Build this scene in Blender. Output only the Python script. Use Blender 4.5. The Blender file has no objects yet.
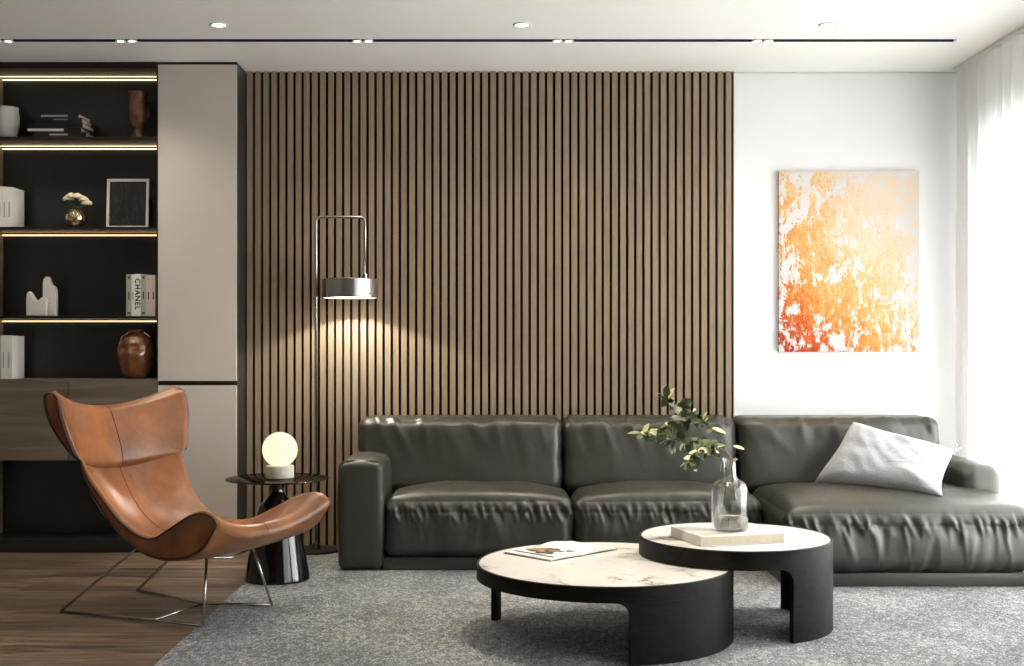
import bpy, bmesh, math, random
from mathutils import Vector, Matrix, noise
random.seed(7)
COL = bpy.context.scene.collection
PI = math.pi
F, VX, VY, EYE, CY = 1230.0, 504.0, 345.0, 1.185, -7.29   # lens in pixels, eye point, eye height, camera y

def W(px, py, d):
    """point at depth d in front of the camera"""
    return Vector(((px-VX)*d/F, CY+d, EYE-(py-VY)*d/F))
def G(px, py, z=0.0):
    """point of the horizontal plane z seen at a pixel"""
    d = (EYE-z)*F/(py-VY)
    return Vector(((px-VX)*d/F, CY+d, z))

# ------------------------------------------------------------------ objects
def obj(name, me, mat=None, parent=None, smooth=False, loc=None, rz=0):
    if isinstance(me, bmesh.types.BMesh):
        m = bpy.data.meshes.new(name); me.to_mesh(m); me.free(); me = m
    o = bpy.data.objects.new(name, me); COL.objects.link(o)
    if mat:
        me.materials.clear()
        for mm in (mat if isinstance(mat, (list, tuple)) else [mat]): me.materials.append(mm)
    if smooth:
        me.polygons.foreach_set('use_smooth', [True]*len(me.polygons))
    if smooth in ('auto', 'auto60'):
        try: me.set_sharp_from_angle(angle=math.radians(38 if smooth == 'auto' else 62))
        except Exception: pass
    if parent: o.parent = parent
    if loc is not None: o.location = loc
    if rz: o.rotation_euler = (0, 0, rz)
    return o
def tag(o, label, cat, group=None, kind=None):
    o['label'] = label; o['category'] = cat
    if group: o['group'] = group
    if kind: o['kind'] = kind
    return o
def thing(name, label, cat, loc=(0, 0, 0), rz=0, group=None):
    o = bpy.data.objects.new(name, None); COL.objects.link(o)
    o.location = loc; o.rotation_euler = (0, 0, rz); o.empty_display_size = .1
    return tag(o, label, cat, group)
def struct(name, me, mat, **k):
    o = obj(name, me, mat, **k); o['kind'] = 'structure'; return o

# ------------------------------------------------------------------ shapes
def BM(): return bmesh.new()
def add_box(bm, x0, x1, y0, y1, z0, z1, bev=0, seg=2):
    r = bmesh.ops.create_cube(bm, size=1)
    vs = r['verts']
    for v in vs:
        v.co = Vector((x0+(v.co.x+.5)*(x1-x0), y0+(v.co.y+.5)*(y1-y0), z0+(v.co.z+.5)*(z1-z0)))
    if bev:
        es = list({e for v in vs for e in v.link_edges})
        bmesh.ops.bevel(bm, geom=es, offset=bev, segments=seg, affect='EDGES', profile=.6)
    return bm
def box(*a, **k): return add_box(BM(), *a, **k)
def add_lathe(bm, prof, seg=48, c=(0, 0, 0), close=True):
    rings = []
    for r, z in prof:
        if r < 1e-5: rings.append([bm.verts.new((c[0], c[1], c[2]+z))])
        else: rings.append([bm.verts.new((c[0]+r*math.cos(2*PI*i/seg), c[1]+r*math.sin(2*PI*i/seg), c[2]+z)) for i in range(seg)])
    for a, b in zip(rings, rings[1:]):
        for i in range(seg):
            j = (i+1) % seg
            if len(a) == 1 and len(b) == 1: continue
            if len(a) == 1: bm.faces.new((a[0], b[j], b[i]))
            elif len(b) == 1: bm.faces.new((a[i], a[j], b[0]))
            else: bm.faces.new((a[i], a[j], b[j], b[i]))
    bmesh.ops.recalc_face_normals(bm, faces=bm.faces[:])
    return bm
def lathe(prof, **k): return add_lathe(BM(), prof, **k)
def smooth_path(pts, n=8):
    pts = [Vector(p) for p in pts]; out = []
    for i in range(len(pts)-1):
        p0 = pts[max(i-1, 0)]; p1 = pts[i]; p2 = pts[i+1]; p3 = pts[min(i+2, len(pts)-1)]
        for k in range(n):
            t = k/n
            out.append(.5*((2*p1)+(p2-p0)*t+(2*p0-5*p1+4*p2-p3)*t*t+(3*p1-p0-3*p2+p3)*t**3))
    out.append(pts[-1]); return out
def add_tube(bm, pts, r, seg=8, caps=True, closed=False):
    pts = [Vector(p) for p in pts]; n = len(pts)
    rr = r if isinstance(r, (list, tuple)) else [r]*n
    rings = []; up = None
    for i, p in enumerate(pts):
        a = pts[i-1] if (i > 0 or closed) else p
        b = pts[(i+1) % n] if (i < n-1 or closed) else p
        t = (b-a).normalized()
        if up is None:
            up = Vector((0, 0, 1)) if abs(t.z) < .9 else Vector((1, 0, 0))
        up = (up-t*up.dot(t)).normalized(); s = t.cross(up)
        rings.append([bm.verts.new(p+rr[i]*(math.cos(2*PI*k/seg)*up+math.sin(2*PI*k/seg)*s)) for k in range(seg)])
    m = n if closed else n-1
    for i in range(m):
        a, b = rings[i], rings[(i+1) % n]
        for k in range(seg):
            bm.faces.new((a[k], a[(k+1) % seg], b[(k+1) % seg], b[k]))
    if caps and not closed:
        bm.faces.new(rings[0][::-1]); bm.faces.new(rings[-1])
    bmesh.ops.recalc_face_normals(bm, faces=bm.faces[:])
    return bm
def tube(pts, r, **k): return add_tube(BM(), pts, r, **k)
def add_prism(bm, poly, axis, a, b):
    """poly of 2-D points extruded along axis ('x','y','z') from a to b"""
    def P(p, h):
        return {'x': (h, p[0], p[1]), 'y': (p[0], h, p[1]), 'z': (p[0], p[1], h)}[axis]
    lo = [bm.verts.new(P(p, a)) for p in poly]; hi = [bm.verts.new(P(p, b)) for p in poly]
    bm.faces.new(lo[::-1]); bm.faces.new(hi)
    n = len(poly)
    for i in range(n): bm.faces.new((lo[i], lo[(i+1) % n], hi[(i+1) % n], hi[i]))
    bmesh.ops.recalc_face_normals(bm, faces=bm.faces[:])
    return bm
def prism(*a): return add_prism(BM(), *a)
def softbox(x0, x1, y0, y1, z0, z1, r, step=.014, fn=None):
    """cushion: rounded box of a fine quad grid; fn(p, n, (u,v,w)) moves every vertex"""
    c = Vector(((x0+x1)/2, (y0+y1)/2, (z0+z1)/2)); h = Vector(((x1-x0)/2, (y1-y0)/2, (z1-z0)/2))
    N = [max(6, int(2*k/step)) for k in h]
    vid = {}; verts = []; faces = []
    def par(i, n): # denser near the ends
        t = 2*i/n-1
        return .75*t+.25*math.sin(t*PI/2) if n > 12 else t
    def vert(i, j, k):
        key = (i, j, k)
        if key in vid: return vid[key]
        u, v, w = par(i, N[0]), par(j, N[1]), par(k, N[2])
        p = Vector((u*h.x, v*h.y, w*h.z))
        q = Vector([max(-(h[a]-r), min(h[a]-r, p[a])) for a in range(3)])
        d = p-q
        nrm = d.normalized() if d.length > 1e-9 else Vector((0, 0, 1))
        # spread the corner evenly
        mx = max(abs(d.x), abs(d.y), abs(d.z))
        pp = c+q+nrm*(r if mx > 1e-9 else 0)
        if fn: pp = fn(pp, nrm, (u, v, w))
        vid[key] = len(verts); verts.append(pp); return vid[key]
    for s, I in ((0, 0), (1, N[0])):
        for j in range(N[1]):
            for k in range(N[2]):
                f = [vert(I, j, k), vert(I, j+1, k), vert(I, j+1, k+1), vert(I, j, k+1)]
                faces.append(f if s else f[::-1])
    for s, J in ((0, 0), (1, N[1])):
        for i in range(N[0]):
            for k in range(N[2]):
                f = [vert(i, J, k), vert(i+1, J, k), vert(i+1, J, k+1), vert(i, J, k+1)]
                faces.append(f[::-1] if s else f)
    for s, K in ((0, 0), (1, N[2])):
        for i in range(N[0]):
            for j in range(N[1]):
                f = [vert(i, j, K), vert(i+1, j, K), vert(i+1, j+1, K), vert(i, j+1, K)]
                faces.append(f if s else f[::-1])
    me = bpy.data.meshes.new('cushion'); me.from_pydata(verts, [], faces); me.update()
    return me

# ------------------------------------------------------------------ materials
class NT:
    def __init__(s, name):
        s.m = bpy.data.materials.new(name); s.m.use_nodes = True
        s.t = s.m.node_tree; s.b = s.t.nodes['Principled BSDF']; s.out = s.t.nodes['Material Output']
    def n(s, typ, **k):
        nd = s.t.nodes.new(typ)
        for a, b in k.items():
            if a.startswith('i_'): nd.inputs[a[2:].replace('_', ' ')].default_value = b
            else: setattr(nd, a, b)
        return nd
    def l(s, a, b): s.t.links.new(a, b)
    def coords(s, scale=(1, 1, 1), rot=(0, 0, 0)):
        c = s.n('ShaderNodeTexCoord'); mp = s.n('ShaderNodeMapping'); mp.inputs['Scale'].default_value = scale
        mp.inputs['Rotation'].default_value = rot
        s.l(c.outputs['Object'], mp.inputs['Vector']); return mp.outputs['Vector']
    def noise(s, vec, scale, detail=4, rough=.5, dist=0):
        nd = s.n('ShaderNodeTexNoise'); nd.inputs['Scale'].default_value = scale; nd.inputs['Detail'].default_value = detail
        nd.inputs['Roughness'].default_value = rough; nd.inputs['Distortion'].default_value = dist
        s.l(vec, nd.inputs['Vector']); return nd.outputs['Fac']
    def ramp(s, fac, stops):
        r = s.n('ShaderNodeValToRGB'); e = r.color_ramp.elements
        while len(e) < len(stops): e.new(.5)
        for el, (p, c) in zip(e, stops): el.position = p; el.color = (*c, 1) if len(c) == 3 else c
        s.l(fac, r.inputs['Fac']); return r.outputs['Color']
    def mix(s, fac, a, b, mode='MIX'):
        m = s.n('ShaderNodeMix'); m.data_type = 'RGBA'; m.blend_type = mode
        for sock, v in ((m.inputs[0], fac), (m.inputs[6], a), (m.inputs[7], b)):
            if hasattr(v, 'is_linked'): s.l(v, sock)
            elif isinstance(v, tuple): sock.default_value = (*v, 1) if len(v) == 3 else v
            else: sock.default_value = v
        return m.outputs[2]
    def math(s, op, a, b=0.0, clamp=False):
        m = s.n('ShaderNodeMath'); m.operation = op; m.use_clamp = clamp
        for sock, v in ((m.inputs[0], a), (m.inputs[1], b)):
            if hasattr(v, 'is_linked'): s.l(v, sock)
            else: sock.default_value = v
        return m.outputs[0]
    def bump(s, h, strength=.2, dist=.01, prev=None):
        b = s.n('ShaderNodeBump'); b.inputs['Strength'].default_value = strength; b.inputs['Distance'].default_value = dist
        s.l(h, b.inputs['Height'])
        if prev is not None: s.l(prev, b.inputs['Normal'])
        s.l(b.outputs['Normal'], s.b.inputs['Normal']); return b.outputs['Normal']
    def set(s, **k):
        for a, v in k.items():
            sock = s.b.inputs[a.replace('_', ' ')]
            if hasattr(v, 'is_linked'): s.l(v, sock)
            elif isinstance(v, tuple) and len(v) == 3: sock.default_value = (*v, 1)
            else: sock.default_value = v
        return s
def lin(r, g, b):
    return tuple((c/255/12.92 if c/255 <= .04045 else ((c/255+.055)/1.055)**2.4) for c in (r, g, b))
def plain(name, rgb, rough=.5, metal=0, var=.08, vscale=14, bump=0, **k):
    t = NT(name); v = t.coords()
    n = t.noise(v, vscale, 4)
    a = tuple(c*(1-var) for c in rgb); b = tuple(min(1, c*(1+var)) for c in rgb)
    t.set(Base_Color=t.ramp(n, [(.3, a), (.7, b)]), Roughness=rough, Metallic=metal, **k)
    if bump: t.bump(t.noise(v, 300, 2), bump, .001)
    return t.m
def emit(name, rgb, strength):
    t = NT(name); t.set(Base_Color=rgb, Emission_Color=rgb, Emission_Strength=strength, Roughness=.4); return t.m

M = {}
M['wall'] = plain('white_plaster', (.88, .88, .87), .85, var=.01, vscale=3, bump=.05)
M['ceiling'] = plain('ceiling_paint', (.92, .90, .87), .9, var=.01, vscale=3)
M['door_light'] = plain('warm_grey_lacquer', lin(204, 196, 187), .45, var=.015, vscale=5)
M['edge_light'] = plain('pale_edge', lin(200, 195, 186), .4, var=.02)
M['black'] = plain('black_matt', (.006, .006, .005), .6)
M['blackmetal'] = plain('dark_bronze_metal', (.045, .04, .033), .35, .8)
M['chrome'] = plain('brushed_steel', (.62, .60, .57), .16, 1, var=.03)
M['brushed'] = plain('satin_steel', (.50, .49, .46), .26, 1, var=.04)
M['gloss_black'] = plain('black_lacquer', (.004, .004, .004), .07, Coat_Weight=.6)
M['white_trim'] = plain('white_trim', (.82, .81, .78), .4, var=.01)
M['paper'] = plain('book_paper', (.58, .51, .40), .8, var=.05, vscale=60)
M['cover_white'] = plain('white_cover', (.74, .72, .68), .5, var=.03)
M['cover_grey'] = plain('grey_cover', (.40, .40, .37), .5, var=.04)
M['cover_green'] = plain('sage_cover', (.33, .35, .29), .5, var=.04)
M['cover_pink'] = plain('blush_cover', (.55, .44, .40), .5, var=.04)
M['cover_black'] = plain('black_cover', (.012, .012, .013), .35, var=.1)
M['ink'] = plain('black_ink', (.01, .01, .01), .6)
M['piping'] = plain('dark_piping', (.045, .016, .008), .5)
M['seam'] = plain('brown_thread', (.16, .05, .02), .7)
M['ceramic'] = plain('white_ceramic', (.66, .64, .60), .5, var=.03)
M['gold'] = plain('gold_mirror', (.85, .68, .42), .08, 1, var=.02)
M['petal'] = plain('cream_petals', (.80, .72, .50), .6, var=.1, vscale=60)
M['darkleaf'] = plain('dark_foliage', (.03, .045, .015), .6, var=.3)
M['frame_grey'] = plain('silver_frame', (.66, .63, .59), .35, var=.04)

def wood(name, cols, along, scale=1, rough=.5, bumpv=.1, detail=5, spec=.4):
    t = NT(name)
    sc = [14*scale]*3; sc[{'x': 0, 'y': 1, 'z': 2}[along]] = .7*scale
    v = t.coords(tuple(sc))
    n = t.noise(v, 1.6, detail, .6, .6); n2 = t.noise(v, 9, 3, .6)
    f = t.math('ADD', t.math('MULTIPLY', n, .75), t.math('MULTIPLY', n2, .25))
    t.set(Base_Color=t.ramp(f, [(.3, cols[0]), (.5, cols[1]), (.72, cols[2])]), Roughness=rough, Specular_IOR_Level=spec)
    t.bump(f, bumpv, .002); return t.m
M['slat'] = wood('oak_slat_veneer', (lin(132, 113, 92), lin(146, 127, 105), lin(158, 138, 116)), 'z', 1.5, .55)
M['drawer'] = wood('smoked_oak', (lin(92, 83, 71), lin(112, 101, 87), lin(134, 122, 106)), 'x', .8, .45)
M['tablewood'] = wood('black_stained_oak', ((.003, .0026, .002), (.007, .006, .005), (.019, .016, .013)), 'x', 2.2, .5, .5, 5, .16)
def felt_back():
    t = NT('black_felt'); v = t.coords(); t.set(Base_Color=(.006, .005, .004), Roughness=.95); t.bump(t.noise(v, 500, 2), .2, .001); return t.m
M['felt'] = felt_back()
def backpanel():
    t = NT('dark_green_lacquer'); v = t.coords()
    n = t.noise(v, 2.5, 3)
    t.set(Base_Color=t.ramp(n, [(.3, (.010, .011, .009)), (.7, (.019, .021, .018))]), Roughness=.34, Specular_IOR_Level=.7)
    return t.m
M['backpanel'] = backpanel()
def floor_mat():
    t = NT('oak_plank_floor'); v = t.coords()
    br = t.n('ShaderNodeTexBrick'); br.offset = .37; br.inputs['Scale'].default_value = 1
    br.inputs['Brick Width'].default_value = 1.7; br.inputs['Row Height'].default_value = .17
    br.inputs['Mortar Size'].default_value = .0012; br.inputs['Mortar Smooth'].default_value = .2
    br.inputs['Color1'].default_value = (0, 0, 0, 1); br.inputs['Color2'].default_value = (1, 1, 1, 1)
    br.inputs['Mortar'].default_value = (.5, .5, .5, 1)
    t.l(v, br.inputs['Vector'])
    v2 = t.coords((1.1, 13, 1)); n = t.noise(v2, 1.5, 6, .65, .9); n2 = t.noise(v2, 8, 3, .6)
    f = t.math('ADD', t.math('MULTIPLY', n, .7), t.math('MULTIPLY', n2, .3))
    base = t.ramp(f, [(.36, lin(54, 45, 37)), (.5, lin(106, 91, 77)), (.66, lin(162, 143, 123))])
    tone = t.ramp(br.outputs['Color'], [(0, (.62, .60, .58)), (.5, (.95, .93, .92)), (1, (1.22, 1.12, 1.02))])
    col = t.mix(1.0, base, tone, 'MULTIPLY')
    col = t.mix(br.outputs['Fac'], col, (.03, .02, .015))
    t.set(Base_Color=col, Roughness=.38)
    b = t.bump(f, .12, .002)
    return t.m
M['floor'] = floor_mat()
def rug_mat():
    t = NT('grey_woven_rug'); v = t.coords()
    a = t.noise(v, 2.2, 3, .6); v2 = t.coords((1.6, 1, 1)); b = t.noise(v2, 78, 3, .8); c = t.noise(v2, 28, 4, .7)
    f = t.math('ADD', t.math('MULTIPLY', b, .55), t.math('ADD', t.math('MULTIPLY', c, .33), t.math('MULTIPLY', a, .12)))
    t.set(Base_Color=t.ramp(f, [(.41, lin(34, 37, 41)), (.5, lin(106, 109, 113)), (.59, lin(206, 205, 201))]), Roughness=.95,
          Sheen_Weight=.3)
    t.bump(f, .9, .02); return t.m
M['rug'] = rug_mat()
def leather(name, c0, c1, rough, big=.25, spec=.5):
    t = NT(name); v = t.coords()
    n = t.noise(v, 3.8, 7, .68); w = t.noise(v, 13, 4, .65, 1.2)
    vo = t.n('ShaderNodeTexVoronoi'); vo.inputs['Scale'].default_value = 260; t.l(v, vo.inputs['Vector'])
    t.set(Base_Color=t.ramp(n, [(.3, c0), (.7, c1)]), Specular_IOR_Level=spec)
    r = t.ramp(w, [(.3, (rough-.06,)*3), (.7, (rough+.08,)*3)]); t.set(Roughness=r)
    b1 = t.bump(w, big, .012); t.bump(vo.outputs['Distance'], .18, .001, b1)
    return t.m
M['sofa'] = leather('olive_grey_leather', (.038, .036, .029), (.050, .048, .038), .36, .09, .6)
M['sofaseam'] = plain('dark_seam', (.02, .019, .016), .5)
M['cognac'] = leather('cognac_leather', lin(104, 65, 39), lin(172, 109, 64), .33, .12)
M['cognac_panel'] = leather('cognac_panel_leather', lin(140, 82, 48), lin(172, 102, 60), .42, .12)
def marble(name, base, vein, vs=2.2, amount=.5):
    t = NT(name); v = t.coords()
    d = t.noise(v, vs, 6, .6, 1.5)
    ridge = t.math('ABSOLUTE', t.math('SUBTRACT', d, .5))
    m1 = t.ramp(ridge, [(0, (1, 1, 1)), (.018, (.35, .35, .35)), (.07, (0, 0, 0))])
    msk = t.noise(v, 3.1, 2); msk = t.ramp(msk, [(.48, (0, 0, 0)), (.62, (1, 1, 1))])
    f = t.mix(1.0, m1, msk, 'MULTIPLY')
    cloud = t.ramp(t.noise(v, 5, 4), [(.35, tuple(c*.93 for c in base)), (.65, base)])
    t.set(Base_Color=t.mix(t.math('MULTIPLY', f, amount), cloud, vein), Roughness=.18); return t.m
M['marble'] = marble('white_marble', (.82, .79, .74), (.20, .13, .07), 2.4, .9)
M['stone'] = marble('grey_veined_stone', (.66, .64, .60), (.30, .28, .25), 14, .6)
def linen():
    t = NT('pale_grey_linen'); v = t.coords(); n = t.noise(v, 120, 3, .7); w = t.noise(v, 6, 4, .6, 1)
    t.set(Base_Color=t.ramp(n, [(.3, (.39, .40, .42)), (.7, (.51, .52, .54))]), Roughness=.9, Sheen_Weight=.3)
    b1 = t.bump(w, .35, .03); t.bump(n, .3, .002, b1); return t.m
M['linen'] = linen()
def art():
    t = NT('orange_abstract_paint'); c = t.n('ShaderNodeTexCoord')
    v = c.outputs['Object']; sep = t.n('ShaderNodeSeparateXYZ'); t.l(v, sep.inputs[0])
    # x 0..0.827, z 0..1.072 in the canvas' own frame
    def mapped(sc, loc=(0, 0, 0)):
        m = t.n('ShaderNodeMapping'); m.inputs['Scale'].default_value = sc; m.inputs['Location'].default_value = loc; t.l(v, m.inputs['Vector']); return m.outputs[0]
    n1 = t.noise(mapped((6.5, 1, 4.2), (2, 0, 1)), 1.5, 7, .66, .8)
    n2 = t.noise(mapped((3, 1, 2.2), (3, 1, 5)), 1.2, 5, .6, .6)
    n3 = t.noise(mapped((16, 1, 7)), 2.6, 6, .72, .7)
    n4 = t.noise(mapped((30, 1, 26)), 2.0, 4, .7)
    X = t.math('DIVIDE', sep.outputs['X'], .827); Z = t.math('DIVIDE', sep.outputs['Z'], 1.072)
    g = t.math('SUBTRACT', 1.0, t.math('ADD', t.math('MULTIPLY', X, .60), t.math('MULTIPLY', t.math('POWER', Z, .7), .66)))
    g = t.math('ADD', g, t.math('MULTIPLY', t.math('SUBTRACT', n2, .5), .70))
    g = t.math('ADD', g, t.math('MULTIPLY', t.math('SUBTRACT', n3, .5), .60))
    g = t.math('ADD', g, t.math('MULTIPLY', t.math('SUBTRACT', n4, .5), .55))
    col = t.ramp(g, [(0, lin(248, 226, 200)), (.2, lin(246, 212, 170)), (.36, lin(240, 190, 124)), (.54, lin(230, 156, 76)), (.72, lin(212, 100, 38)), (.95, lin(172, 54, 24))])
    edge = t.math('MULTIPLY', t.math('MULTIPLY', t.math('MULTIPLY', X, t.math('SUBTRACT', 1, X)), t.math('MULTIPLY', Z, t.math('SUBTRACT', 1, Z))), 30.0, True)
    wgap = t.math('ADD', t.math('ADD', n1, t.math('MULTIPLY', t.math('SUBTRACT', n3, .5), .55)), t.math('MULTIPLY', edge, .07))
    wm = t.ramp(wgap, [(.485, (1, 1, 1)), (.54, (0, 0, 0))])
    col = t.mix(wm, col, (.84, .80, .76))
    col = t.mix(1.0, col, (.79, .79, .79), 'MULTIPLY'); t.set(Base_Color=col, Roughness=.7, Specular_IOR_Level=.2); t.bump(n3, .2, .003); return t.m
M['art'] = art()
def thin_glass(name, tint, gloss=.12, rough=.02, fk=1.0):
    t = NT(name); tr = t.n('ShaderNodeBsdfTransparent'); tr.inputs[0].default_value = (*tint, 1)
    gl = t.n('ShaderNodeBsdfGlossy'); gl.inputs['Roughness'].default_value = rough
    fr = t.n('ShaderNodeFresnel'); fr.inputs[0].default_value = 1.45
    fac = t.math('ADD', t.math('MULTIPLY', fr.outputs[0], fk), gloss-.04*fk, True)
    mx = t.n('ShaderNodeMixShader'); t.l(fac, mx.inputs[0]); t.l(tr.outputs[0], mx.inputs[1]); t.l(gl.outputs[0], mx.inputs[2])
    t.l(mx.outputs[0], t.out.inputs[0]); return t.m
M['pane'] = thin_glass('window_glass', (.97, .98, .98), .05)
M['smoked'] = thin_glass('smoked_glass', (.30, .26, .22), .05, .02, .35)
M['bottle'] = thin_glass('clear_bottle_glass', (.99, .99, .985), .08, .02, .7)
M['water'] = thin_glass('still_water', (.90, .90, .87), .06)
def sheer():
    t = NT('sheer_white_voile'); v = t.coords()
    tr = t.n('ShaderNodeBsdfTransparent'); tl = t.n('ShaderNodeBsdfTranslucent'); df = t.n('ShaderNodeBsdfDiffuse')
    tl.inputs[0].default_value = (.92, .91, .90, 1); df.inputs[0].default_value = (.80, .78, .76, 1)
    m1 = t.n('ShaderNodeMixShader'); m1.inputs[0].default_value = .45; t.l(tl.outputs[0], m1.inputs[1]); t.l(df.outputs[0], m1.inputs[2])
    m2 = t.n('ShaderNodeMixShader')
    w = t.noise(v, 900, 1); t.l(t.ramp(w, [(.3, (.84,)*3), (.7, (.92,)*3)]), m2.inputs[0])
    t.l(tr.outputs[0], m2.inputs[1]); t.l(m1.outputs[0], m2.inputs[2]); t.l(m2.outputs[0], t.out.inputs[0]); return t.m
M['sheer'] = sheer()
M['amber'] = plain('amber_glass', (.24, .085, .032), .10, var=.3, vscale=22, Coat_Weight=.5, Transmission_Weight=.25)
M['led'] = emit('warm_led', (1.0, .72, .42), 2.3)
M['lens'] = emit('downlight_lens', (1.0, .93, .82), 8)
def opal():
    t = NT('opal_glass'); tl = t.n('ShaderNodeBsdfTranslucent'); tl.inputs[0].default_value = (.95, .93, .9, 1)
    t.set(Base_Color=(.35, .34, .32), Roughness=.3); mx = t.n('ShaderNodeMixShader'); mx.inputs[0].default_value = .75
    t.l(t.b.outputs[0], mx.inputs[1]); t.l(tl.outputs[0], mx.inputs[2]); t.l(mx.outputs[0], t.out.inputs[0]); return t.m
M['globe'] = opal()
M['diffuser'] = emit('lamp_diffuser_glow', (1.0, .88, .70), 5)
M['leaf'] = plain('eucalyptus_leaf', (.075, .10, .04), .45, var=.35, vscale=25)
M['leaf_pale'] = plain('pale_eucalyptus_leaf', (.52, .52, .30), .45, var=.12, vscale=25)
M['stem'] = plain('woody_stem', (.10, .07, .04), .6, var=.2)
M['cream'] = plain('cream_stone', (.70, .64, .54), .45, var=.06, vscale=30)

# ------------------------------------------------------------------ the room
H = 2.80
XL, XR, YB, YF = -3.6, 2.86, 0.0, -8.4
struct('floor', box(XL-.1, XR+.1, YF-.1, YB+.1, -.12, 0), M['floor'])
cm = BM(); SL0, SL1 = -.795, -.735          # the slot for the spot track
add_box(cm, XL-.1, XR+.1, YF-.1, SL0, H, H+.12); add_box(cm, XL-.1, XR+.1, SL1, YB+.1, H, H+.12)
add_box(cm, 2.395, XR+.1, SL0, SL1, H, H+.12)
struct('ceiling', cm, M['ceiling'])
struct('wall_back', box(XL-.1, XR+.1, YB, YB+.12, 0, H), M['wall'])
M['taupe'] = plain('taupe_paint', (.25, .225, .20), .85, var=.02)
struct('wall_left', box(XL-.12, XL, YF, YB, 0, H), M['taupe'])
struct('wall_front', box(XL-.1, XR+.1, YF-.12, YF, 0, H), M['taupe'])
wins = [(-2.95, -.36), (-6.6, -3.3)]; WZ0, WZ1 = .12, 2.32
wm = BM()
add_box(wm, XR, XR+.2, YF, YB, 0, WZ0); add_box(wm, XR, XR+.2, YF, YB, WZ1, H)
prev = YB
for a, b in wins: add_box(wm, XR, XR+.2, b, prev, WZ0, WZ1); prev = a
add_box(wm, XR, XR+.2, YF, prev, WZ0, WZ1)
struct('wall_right', wm, M['wall'])
for i, (a, b) in enumerate(wins):
    r = bpy.data.objects.new('window_%d' % (i+1), None); COL.objects.link(r); r.location = (XR+.1, a, WZ0); r['kind'] = 'structure'
    L = b-a; Hh = WZ1-WZ0
    fm = BM()
    for z in (0, Hh-.05): add_box(fm, -.03, .03, 0, L, z, z+.05, bev=.004)
    n = 3
    for k in range(n+1):
        y = (L-.05)*k/n; add_box(fm, -.03, .03, y, y+.05, .05, Hh-.05)
    obj('window_frame', fm, M['blackmetal'] if False else M['white_trim'], r)
    for k in range(n):
        obj('pane', box(-.004, .004, (L-.05)*k/n+.05, (L-.05)*(k+1)/n, .05, Hh-.05), M['pane'], r)
struct('trim_1', box(1.362, XR, -.012, 0, H-.006, H-.0005), M['frame_grey'])      # shadow line above the white wall
struct('baseboard_back', box(1.362, XR, -.014, 0, 0, .07, bev=.003), M['white_trim'])

# spot track in the ceiling slot
t = thing('light_track', 'long black recessed light track running across the ceiling', 'light track', (0, -.765, H))
tm = BM()
add_box(tm, XL, 2.394, SL0-.765*0+.765+.001, SL1+.765-.001, .028, .034)
add_box(tm, XL, 2.394, SL0+.765+.001, SL0+.765+.004, .0005, .028); add_box(tm, XL, 2.394, SL1+.765-.004, SL1+.765-.001, .0005, .028)
obj('channel', tm, M['black'], t)
descr = ['cut by the left edge of the photo', 'above the tall pale cabinet door', 'nearly above the floor lamp', 'above the middle of the slatted wall', 'nearest the window']
for i, X in enumerate((-2.66, -2.004, -.749, .313, 1.372)):
    s = thing('twin_spotlight', 'twin white track spots in the ceiling slot, ' + descr[i], 'spotlight', (X, -.765, H), group='twin spots along the ceiling track')
    for sx in (-.03, .03):
        h = obj('spot_head', lathe([(0, .026), (.022, .026), (.024, .004), (.027, .0), (.027, -.006), (.018, -.006), (.016, .002), (0, .002)], seg=20, c=(sx, 0, 0)), M['white_trim'], s, 'auto')
        obj('lens', lathe([(0, .0), (.0155, .0), (.0155, -.003), (0, -.003)], seg=20, c=(sx, 0, 0)), M['lens'], h)
dl = ['leftmost of the three, above the pale cabinet', 'the middle of the three, above the slatted wall', 'nearest the window, above the painting']
def downlight(X, y, label):
    s = thing('downlight', label, 'downlight', (X, y, H), group='round ceiling downlights')
    obj('trim_ring', lathe([(.031, .0), (.046, .0), (.047, -.004), (.040, -.007), (.033, -.004), (.031, 0)], seg=32), M['white_trim'], s, True)
    obj('lens', lathe([(0, 0), (.031, 0), (.031, -.003), (0, -.003)], seg=24), M['lens'], s)
for X, d_ in zip((-1.437, .091, 1.633), dl): downlight(X, -1.09, 'round white recessed ceiling downlight, ' + d_)

# ------------------------------------------------------------------ slatted wall
SX0, SX1 = -1.517, 1.357
t = thing('slat_panel', 'tall wall panel of narrow vertical brown wood slats over black felt', 'wall panel', (SX0, 0, 0))
obj('backing', box(0, SX1-SX0, -.012, -.0005, .002, H-.001), M['felt'], t)
sm = BM(); n = 60; pitch = (SX1-SX0)/n
for i in range(n):
    x = i*pitch+.0075*0
    add_box(sm, x+.0005, x+.0325, -.033, -.012, .002, H-.001)
add_box(sm, n*pitch-.004, n*pitch, -.033, -.012, .002, H-.001)
obj('slats', sm, M['slat'], t)

# ------------------------------------------------------------------ built-in cabinets
CF = -.28                                         # front plane
def cz(py): return EYE-(py-VY)/175.5
def cx(px): return (px-VX)/175.5
X0, X1, X2 = (2.5-VX)*7.27/F, cx(157.5), cx(236.5)
# tall cabinet
t = thing('tall_cabinet', 'tall built-in cabinet with pale warm grey doors and dark side', 'cabinet', (X1, CF, 0))
w = X2-X1
obj('carcass', box(.001, w, .022, -CF-.001, .001, H-.002), M['backpanel'], t)
obj('top_rail', box(.001, w, .006, .022, cz(64.5)+.001, H-.002), M['black'], t)
obj('upper_door', box(.002, w-.001, 0, .021, cz(381), cz(64.5), bev=.002), M['door_light'], t)
obj('lower_door', box(.002, w-.001, 0, .021, .045, cz(385.5), bev=.002), M['door_light'], t)
obj('plinth', box(.002, w-.002, .012, .021, .001, .044), M['black'], t)
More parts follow.
